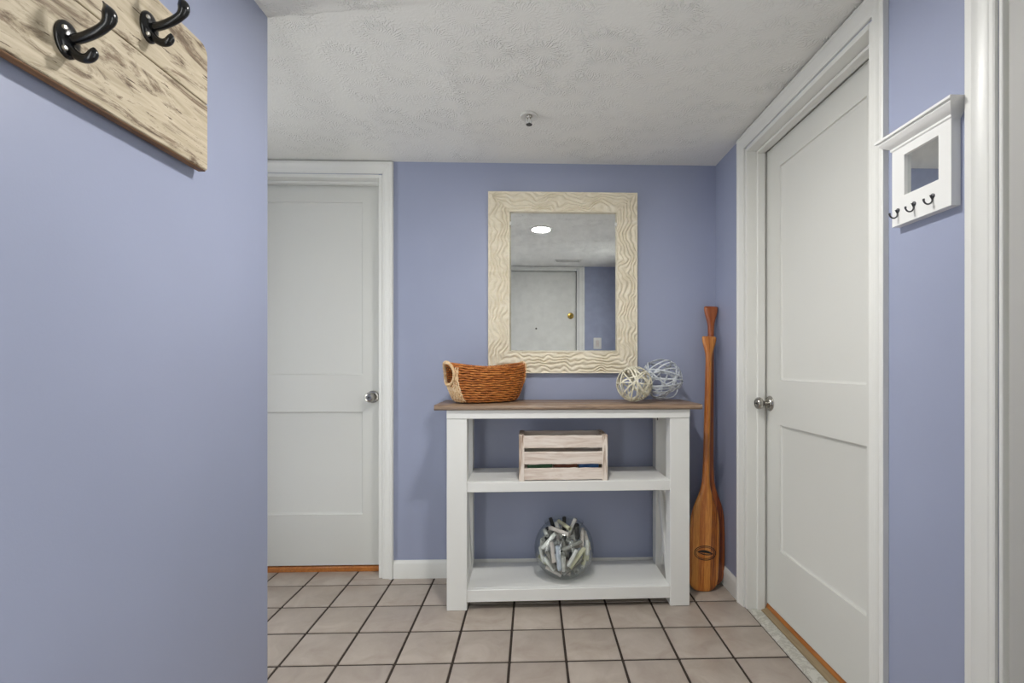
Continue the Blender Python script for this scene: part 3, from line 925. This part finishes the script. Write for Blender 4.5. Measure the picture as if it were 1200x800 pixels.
# ------------------------------------------------------------------ paddles
def make_paddle(name, label, bottom, top, L, mat, wmax, emblem, yaw=0.0):
    p = empty(name, bottom)
    tag(p, label, 'paddle', 'wooden paddles leaning in the corner')
    b, t = Vector(bottom), Vector(top)
    d = (t - b).normalized()
    # local z along the paddle, local -y facing the lens
    zx = d
    fx = Vector((math.cos(yaw), math.sin(yaw), 0))
    fx = (fx - zx * fx.dot(zx)).normalized()
    fy = zx.cross(fx)
    p.rotation_euler = Matrix((fx, fy, zx)).transposed().to_euler()
    HWm = wmax / 2
    keys = [(0.0, 0.42, .006), (0.006, 0.60, .008), (0.02, 0.80, .009), (0.05, 0.93, .010), (0.10, 0.985, .011), (0.19, 1.0, .012), (0.28, 0.985, .013), (0.34, 0.93, .014), (0.39, 0.80, .0145), (0.43, 0.60, .015), (0.47, 0.40, .0155), (0.51, 0.275, .016), (0.56, 0.225, .016), (0.65, 0.205, .016), (0.80, 0.20, .016), (L - 0.16, 0.20, .016), (L - 0.115, 0.205, .016), (L - 0.09, 0.235, .0155), (L - 0.055, 0.36, .015), (L - 0.02, 0.475, .0145), (L - 0.006, 0.49, .013), (L, 0.44, .008)]
    kk = [0] * len(keys)
    def sample(z):
        for i in range(len(keys) - 1):
            if z <= keys[i + 1][0]:
                a, c = keys[i], keys[i + 1]
                u = (z - a[0]) / (c[0] - a[0])
                if c[0] < 0.03 or a[0] > L - 0.03:
                    uu = u
                else:
                    # Catmull-Rom on the half width
                    p0 = keys[max(i - 1, 0)]
                    p3 = keys[min(i + 2, len(keys) - 1)]
                    m1 = (c[1] - p0[1]) / (c[0] - p0[0]) * (c[0] - a[0])
                    m2 = (p3[1] - a[1]) / (p3[0] - a[0]) * (c[0] - a[0])
                    w = (2 * u**3 - 3 * u**2 + 1) * a[1] + (u**3 - 2 * u**2 + u) * m1 + (-2 * u**3 + 3 * u**2) * c[1] + (u**3 - u**2) * m2
                    return w * HWm, a[2] + (c[2] - a[2]) * u
                return (a[1] + (c[1] - a[1]) * uu) * HWm, a[2] + (c[2] - a[2]) * uu
        return keys[-1][1] * HWm, keys[-1][2]
    zs = sorted(set([k[0] for k in keys] + [0.03 + i * 0.012 for i in range(int((L - 0.06) / 0.012))]))
    def prof_y(x, w, th):
        return th * max(0.0, 1 - (abs(x) / w) ** 2.2) ** (1 / 1.6)
    m = MB()
    rings = []
    N = 28
    for z in zs:
        w, th = sample(z)
        ring = []
        for j in range(N):
            q = 2 * math.pi * j / N
            x = w * math.copysign(abs(math.cos(q)) ** 0.85, math.cos(q))
            y = th * math.copysign(abs(math.sin(q)) ** 0.85, math.sin(q))
            ring.append((x, y, z))
        rings.append(ring)
    m.loft(rings)
    body = m.build('blade_and_shaft', mat, p, smooth=60)
    if emblem:
        ez, ex = 0.182, 0.002
        def surf(x, z):
            w, th = sample(z)
            cq = min(1, (abs(x) / w)) ** (1 / 0.85)
            return -th * (1 - cq * cq) ** 0.425
        def ring_emb(a, b, t, nm, mt, arc=(0, 360), tilt=0.0):
            q = MB()
            n = 40
            rr = []
            for i in range(n + (0 if arc == (0, 360) else 1)):
                an = R(arc[0] + (arc[1] - arc[0]) * i / n)
                ca, sa = math.cos(an), math.sin(an)
                sec = []
                for da, dy in ((-t, -0.0002), (-t, 0.0012), (t, 0.0012), (t, -0.0002)):
                    x0_, z0_ = (a + da) * ca, (b + da) * sa
                    x = ex + x0_ * math.cos(tilt) - z0_ * math.sin(tilt)
                    z = ez + x0_ * math.sin(tilt) + z0_ * math.cos(tilt)
                    sec.append((x, surf(x, z) - dy, z))
                rr.append(sec)
            q.loft(rr, True, arc != (0, 360), arc == (0, 360))
            return q.build(nm, mt, p, smooth=40)
        ring_emb(0.052, 0.0335, 0.0016, 'emblem_ring', 'emblem_black')
        ring_emb(0.045, 0.0265, 0.0010, 'emblem_ring', 'emblem_black')
        def leaf(fn, nm, mt):
            q = MB()
            n = 24
            up, lo = [], []
            for i in range(n + 1):
                s = -1 + 2 * i / n
                x, z1_, z2_ = fn(s)
                up.append((ex + x, surf(ex + x, ez + z1_) - 0.0012, ez + z1_))
                lo.append((ex + x, surf(ex + x, ez + z2_) - 0.0012, ez + z2_))
            k = len(q.v)
            q.v += up + lo + [(a[0], a[1] + 0.0016, a[2]) for a in up] + [(a[0], a[1] + 0.0016, a[2]) for a in lo]
            n1 = n + 1
            for i in range(n):
                q.f += [(i, i + 1, n1 + i + 1, n1 + i), (2 * n1 + i, 3 * n1 + i, 3 * n1 + i + 1, 2 * n1 + i + 1), (i, 2 * n1 + i, 2 * n1 + i + 1, i + 1), (n1 + i, n1 + i + 1, 3 * n1 + i + 1, 3 * n1 + i)]
            return q.build(nm, mt, p, smooth=40)
        leaf(lambda s: (0.039 * s, -0.004 * s + 0.013 * (1 - s * s) + 0.0005, -0.004 * s + 0.001 * (1 - s * s) - 0.0005), 'emblem_leaf', 'emblem_black')
        leaf(lambda s: (0.036 * s, -0.004 * s - 0.006 * (1 - s * s) + 0.0004, -0.004 * s - 0.010 * (1 - s * s) - 0.0004), 'emblem_leaf', 'emblem_black')
    return p
make_paddle('paddle', 'honey-toned wooden canoe paddle with black oval emblem, nearest the console', (0.827, 2.255, 0.004), (0.900, 2.366, 1.245), 1.250, 'paddle_wood', 0.152, True)
make_paddle('paddle', 'taller reddish wooden paddle standing behind the emblem paddle', (0.882, 2.312, 0.004), (0.927, 2.413, 1.408), 1.406, 'paddle_wood_red', 0.150, False)

# ------------------------------------------------------------------ woven basket
ZT_ = 0.9238
def make_basket():
    B = empty('woven_basket', (-0.226, 2.270, ZT_), (0, 0, R(33)))
    tag(B, 'oval brown woven basket with looped handles on the console top', 'basket')
    H = 0.188
    def sec(z):
        t = z / H
        k = 0.76 + 0.24 * math.sin(min(1, t * 1.2) * math.pi / 2)
        if t < 0.12:
            k *= 0.86 + 0.14 * math.sqrt(t / 0.12)
        return 0.196 * k, 0.112 * k
    def pt(q, z, off=0.0):
        a, b = sec(z)
        e = 0.86
        x = (a + off) * math.copysign(abs(math.cos(q)) ** e, math.cos(q))
        y = (b + off) * math.copysign(abs(math.sin(q)) ** e, math.sin(q))
        return Vector((x, y, z))
    def dip(q):      # the rim sags between the raised handle ends
        return 0.018 * (1 - abs(math.cos(q)) ** 2.0)
    # handle openings at both ends, in (angle from the end, height)
    hz, hh, hq = 0.138, 0.050, 0.40
    def hole(q, z):
        dq = min(abs(math.atan2(math.sin(q), math.cos(q))), abs(math.atan2(math.sin(q - math.pi), math.cos(q - math.pi))))
        return (dq / hq) ** 2 + ((z - hz) / hh) ** 2
    # inner shell
    m = MB()
    NQ, NZ = 96, 22
    idx = {}
    for j in range(NZ + 1):
        for i in range(NQ):
            q = 2 * math.pi * i / NQ
            z = 0.004 + (H - 0.006 - dip(q)) * j / NZ
            m.v.append(tuple(pt(q, z, -0.004)))
    for j in range(NZ):
        for i in range(NQ):
            q = 2 * math.pi * (i + 0.5) / NQ
            z = 0.004 + (H - 0.006 - dip(q)) * (j + 0.5) / NZ
            if hole(q, z) < 1.05:
                continue
            m.f.append((j * NQ + i, j * NQ + (i + 1) % NQ, (j + 1) * NQ + (i + 1) % NQ, (j + 1) * NQ + i))
    m.f.append(tuple(reversed(range(NQ))))
    sh = m.build('basket_shell', 'basket_core', B, smooth=60, fix=False)
    # horizontal woven courses: lumpy cords, broken by the handle openings
    rows = 15
    rnd = random.Random(3)
    for k in range(rows):
        t = (k + 0.5) / rows
        ph = rnd.uniform(0, 6)
        pts = []
        flags = []
        n = 150
        for i in range(n):
            q = 2 * math.pi * i / n
            z = 0.005 + (H - 0.012 - dip(q)) * t
            w = 0.0016 * math.sin(q * 31 + ph) + 0.0006 * rnd.uniform(-1, 1)
            pts.append(pt(q, z + 0.0012 * math.sin(q * 17 + ph * 2), 0.0005 + w))
            flags.append(hole(q, z) < 1.0)
        m = MB()
        rad = 0.0066
        up = (0, 0, 1)
        if not any(flags):
            m.tube(pts, rad, 6, True, 0.85, up)
        else:
            s = next(i for i in range(n) if flags[i - 1] and not flags[i])
            run = []
            for i in range(s, s + n):
                if flags[i % n]:
                    if len(run) > 2:
                        m.tube(run, rad, 6, False, 0.85, up)
                    run = []
                else:
                    run.append(pts[i % n])
            if len(run) > 2:
                m.tube(run, rad, 6, False, 0.85, up)
        m.build('woven_course', 'basket_weave', B, smooth=60)
    # rim braid
    rim = MB()
    for s in range(2):
        pts = []
        for i in range(300):
            q = 2 * math.pi * i / 300
            a = q * 48 + s * math.pi
            pts.append(pt(q, H - 0.004 - dip(q) + 0.003 * math.sin(a), 0.003 * math.cos(a)))
        rim.tube(pts, 0.0042, 6, True)
    rim.build('rim_braid', 'basket_weave', B, smooth=60)
    # pale handle wraps round each opening; left-end diagonal plaiting below painted pale as lit
    for e in (0, math.pi):
        hw_ = MB()
        for s in range(2):
            pts = []
            for i in range(160):
                a = 2 * math.pi * i / 160
                tw = a * 22 + s * math.pi
                q = e + hq * 1.03 * math.cos(a)
                z = hz + hh * 1.04 * math.sin(a)
                pts.append(pt(q, min(z, H + 0.012), 0.008 + 0.0036 * math.cos(tw)) + Vector((0, 0, 0.0036 * math.sin(tw))))
            hw_.tube(pts, 0.0052, 6, True)
        hw_.build('handle', 'basket_pale_lit', B, smooth=60)
        for k in range(-6, 7):
            pl = MB()
            for sgn in (-1, 1):
                pts = []
                for i in range(26):
                    t = i / 25
                    z = 0.008 + t * 0.165
                    q = e + (k * 0.085) + sgn * 0.10 * (t - 0.5) + 0.012 * math.sin(t * 40 + k)
                    if hole(q, z) < 1.25:
                        break
                    if z > H - 0.012 - dip(q):
                        break
                    pts.append(pt(q, z, 0.0062 + 0.0016 * math.sin(t * 44 + sgn * 1.5 + k * math.pi)))
                if len(pts) > 3:
                    pl.tube(pts, 0.0036, 5)
            if pl.v:
                pl.build('plait', 'basket_pale_lit' if e else 'basket_weave', B, smooth=60)
make_basket()

# ------------------------------------------------------------------ vine balls
def vine_ball(label, loc, rad, n, mat, seed, wire):
    b = empty('vine_ball', (loc[0], loc[1], ZT_))
    tag(b, label, 'decorative ball', 'vine balls on the console top')
    rnd = random.Random(seed)
    for k in range(n):
        ax = Vector((rnd.gauss(0, 1), rnd.gauss(0, 1), rnd.gauss(0, 1))).normalized()
        u = ax.orthogonal().normalized()
        v = ax.cross(u)
        h = rnd.uniform(-0.45, 0.45)
        rr = rad - wire - rnd.uniform(0, 0.006)
        pts = []
        N = 48
        p1 = rnd.uniform(0, 6)
        for i in range(N):
            a = 2 * math.pi * i / N
            hh = h + 0.10 * math.sin(2 * a + p1)
            d = (u * math.cos(a) + v * math.sin(a)) * math.sqrt(1 - hh * hh) + ax * hh
            pts.append(d * rr + Vector((0, 0, rad)))
        MB().tube(pts, wire * rnd.uniform(0.75, 1.1), 6, True, 0.6, lambda p: p - Vector((0, 0, rad))).build('hoop', mat, b, smooth=60)
    return b
vine_ball('small cream vine ball at the front of the console top', (0.478, 2.200), 0.0885, 16, 'vine_cream', 11, 0.0043)
vine_ball('larger grey vine ball behind the cream one', (0.641, 2.322), 0.1090, 13, 'vine_grey', 5, 0.0042)

# ------------------------------------------------------------------ crate on the middle shelf
CRX, CRY, CRZ = 0.139, 2.128, 0.5752
CW, CD, CH = 0.404, 0.178, 0.207
K = empty('wooden_crate', (CRX, CRY, CRZ), (0, 0, R(0.8)))
tag(K, 'whitewashed slatted wooden crate on the middle shelf', 'crate')
et = 0.024
rnd = random.Random(2)
def rough_board(name, mat, x0, x1, y0, y1, z0, z1, jit, parent, axis=0):
    # a board whose long edges waver a little
    bm = bmesh.new()
    n = 14
    rings = []
    for i in range(n + 1):
        t = i / n
        a, b = rnd.uniform(-jit, jit), rnd.uniform(-jit, jit)
        if axis == 0:
            x = x0 + (x1 - x0) * t
            rings.append([(x, y0 + 0.001, z0 + a), (x, y0, z0 + a + 0.0015), (x, y0, z1 + b - 0.0015), (x, y0 + 0.0012, z1 + b), (x, y1, z1 + b), (x, y1, z0 + a)])
        else:
            z = z0 + (z1 - z0) * t
            rings.append([(x0 + a, y0, z), (x1 + b, y0, z), (x1 + b, y1, z), (x0 + a, y1, z)])
    bm.free()
    return MB().loft(rings).build(name, mat, parent, smooth=30)
for s in (-1, 1):
    xa, xb = sorted((s * CW / 2, s * (CW / 2 - et)))
    rough_board('end_panel', 'crate_end_wood', xa, xb, 0, CD, 0.0, CH, 0.0008, K, 2)
for zz0, zz1 in ((0.004, 0.057), (0.075, 0.131), (0.149, 0.2045)):
    rough_board('slat', 'crate_wood', -CW / 2 + et, CW / 2 - et, 0.003, 0.014, zz0, zz1, 0.0012, K)
    rough_board('slat', 'crate_wood', -CW / 2 + et, CW / 2 - et, CD - 0.014, CD - 0.003, zz0, zz1, 0.0012, K)
for k in range(3):
    ya = 0.016 + k * 0.0495
    rough_board('bottom_slat', 'crate_wood', -CW / 2 + et, CW / 2 - et, ya, ya + 0.045, 0.002, 0.011, 0.0, K)
for xx, ww, hh, mt, lb in ((-0.108, 0.115, 0.062, 'cover_green', 'dark green booklet lying at the left inside the crate'), (0.012, 0.105, 0.064, 'cover_brown', 'brown booklet lying in the middle of the crate'), (0.118, 0.092, 0.066, 'cover_blue', 'blue booklet lying at the right inside the crate')):
    bk = empty('booklet', (CRX + xx, CRY + 0.085 + xx * 0.014, CRZ + 0.0125), (0, 0, R(0.8)))
    tag(bk, lb, 'booklet', 'booklets in the crate')
    bx('pages', 'page_white', -ww / 2 + 0.002, ww / 2 - 0.003, -0.055, 0.055, 0.004, hh - 0.004, 0, bk)
    MB().box(-ww / 2, ww / 2, -0.058, 0.058, 0.0, 0.004, 0.001).box(-ww / 2, ww / 2, -0.058, 0.058, hh - 0.004, hh, 0.001).box(-ww / 2, ww / 2, -0.058, -0.0555, 0.001, hh - 0.001).build('cover', mt, bk)

# ------------------------------------------------------------------ glass bowl of paper rolls
GB = (0.150, 2.258, 0.0900)
BR = 0.143
bw_ = empty('glass_bowl', GB)
tag(bw_, 'round clear glass fishbowl on the bottom shelf', 'bowl')
cz = 0.132
prof = []
for i in range(31):
    a = R(-68 + (68 + 52) * i / 30)
    prof.append((BR * math.cos(a), cz + BR * math.sin(a)))
outer = [(0.030, 0.0), (0.052, 0.0)] + prof + [(0.092, cz + BR * 0.80 + 0.006), (0.095, cz + BR * 0.80 + 0.010)]
inner = [(0.092, cz + BR * 0.80 + 0.0105), (0.0885, cz + BR * 0.80 + 0.006)] + [(r - 0.0032, z + 0.0005) for r, z in reversed(prof)] + [(0.046, 0.0045), (0.001, 0.0045)]
MB().lathe([(0.001, 0.0)] + outer + inner, 48, None, False).build('bowl_glass', 'glass', bw_, smooth=50)
def seg_dist(p1, q1, p2, q2):
    d1, d2, r = q1 - p1, q2 - p2, p1 - p2
    a, e, f = d1.dot(d1), d2.dot(d2), d2.dot(r)
    c, b = d1.dot(r), d1.dot(d2)
    den = a * e - b * b
    s = max(0, min(1, (b * f - c * e) / den)) if den > 1e-9 else 0
    t = (b * s + f) / e
    if t < 0:
        t, s = 0, max(0, min(1, -c / a))
    elif t > 1:
        t, s = 1, max(0, min(1, (b - c) / a))
    return ((p1 + d1 * s) - (p2 + d2 * t)).length
ROLL = {'roll_white': 'white paper roll', 'roll_cream': 'pale green-cream paper roll', 'roll_blue': 'pale blue paper roll', 'roll_grey': 'grey paper roll', 'roll_dark': 'black paper roll', 'roll_rose': 'pinkish-white paper roll'}
def scroll(L, rad, mat):
    m = MB()
    n = 30
    rings_o, rings_i = [], []
    turns = 1.6
    pts = []
    for i in range(n + 1):
        q = i / n
        r = rad * (1.0 - 0.42 * q)
        a = 2 * math.pi * turns * q
        pts.append((r * math.cos(a), r * math.sin(a)))
    th = 0.0011
    inn = [(x * (1 - th / math.hypot(x, y)), y * (1 - th / math.hypot(x, y))) for x, y in pts]
    loop = pts + list(reversed(inn))
    m.loft([[(x, y, z) for x, y in loop] for z in (-L / 2, L / 2)], True, False)
    k = 0
    nn = len(pts)
    tot = len(loop)
    for base in (0, tot):
        for i in range(nn - 1):
            m.f.append((base + i, base + i + 1, base + tot - 2 - i, base + tot - 1 - i))
    return m.mesh('paper_roll', mat, 50)
rnd = random.Random(21)
placed = []
ctr = Vector((0, 0, cz))
tries = 0
mats = ['roll_white'] * 9 + ['roll_cream'] * 3 + ['roll_grey'] * 3 + ['roll_dark'] * 3 + ['roll_blue'] * 1 + ['roll_rose'] * 4
# rolls that stick out of the opening
stick = [((-0.018, -0.005), (-0.040, -0.02), 'roll_white'), ((0.020, -0.01), (0.052, -0.018), 'roll_white'), ((-0.050, 0.01), (-0.066, 0.0), 'roll_dark'), ((0.005, 0.03), (0.004, 0.034), 'roll_dark'), ((0.046, 0.02), (0.060, 0.035), 'roll_grey')]
specs = []
for (bx_, by_), (tx_, ty_), mt in stick:
    a = Vector((bx_ * 0.75, by_, cz + 0.050))
    b = Vector((tx_, ty_, cz + 0.130 + rnd.uniform(-0.008, 0.022)))
    specs.append((a, b, 0.0100, mt))
for a, b, r_, mt in specs:
    if all(seg_dist(a, b, p[0], p[1]) > (r_ + p[2]) * 0.98 for p in placed):
        placed.append((a, b, r_, mt))
while len(placed) < 86 and tries < 60000:
    tries += 1
    shell = tries < 30000
    L = rnd.uniform(0.065, 0.125)
    r_ = rnd.uniform(0.0100, 0.0140)
    p = Vector((rnd.gauss(0, 1), rnd.gauss(0, 1), rnd.gauss(0, 1))).normalized()
    d = Vector((rnd.gauss(0, 0.75), rnd.gauss(0, 0.6), rnd.gauss(0, 1.15)))
    if shell:          # lying against the glass
        p.y = -abs(p.y)
        d = (d - p * d.dot(p) * 0.95).normalized()
        rr = BR - 0.007 - r_
        c = ctr + p * math.sqrt(max(0.0001, rr * rr - L * L / 4)) * rnd.uniform(0.97, 1.0)
    else:
        d.normalize()
        c = ctr + p * BR * rnd.uniform(0.1, 0.9)
    a, b = c - d * L / 2, c + d * L / 2
    if any((e - ctr).length > BR - 0.0045 - r_ or e.z < 0.010 + r_ or e.z > cz + 0.112 for e in (a, b)):
        continue
    if any(seg_dist(a, b, q[0], q[1]) < (r_ + q[2]) * 0.84 for q in placed):
        continue
    placed.append((a, b, r_, rnd.choice(mats)))
for a, b, r_, mt in placed:
    L = (b - a).length
    o = link('paper_roll', scroll(L, r_, mt), None, Vector(GB) + (a + b) / 2, (b - a).to_track_quat('Z', 'Y').to_euler())
    c = (a + b) / 2 - ctr
    if b.z > cz + 0.118:
        where = 'sticking up out of the glass bowl at the ' + ('left' if c.x < -0.03 else 'right' if c.x > 0.03 else 'centre')
    else:
        where = ('at the front' if c.y < -0.03 else 'at the back' if c.y > 0.03 else 'in the middle') + ' of the glass bowl, ' + ('upper' if c.z > 0.02 else 'lower') + ' ' + ('left' if c.x < -0.03 else 'right' if c.x > 0.03 else 'centre')
    tag(o, ('short ' if L < 0.075 else 'long ' if L > 0.098 else '') + ROLL[mt] + ' ' + where, 'paper roll', 'paper rolls in the glass bowl')
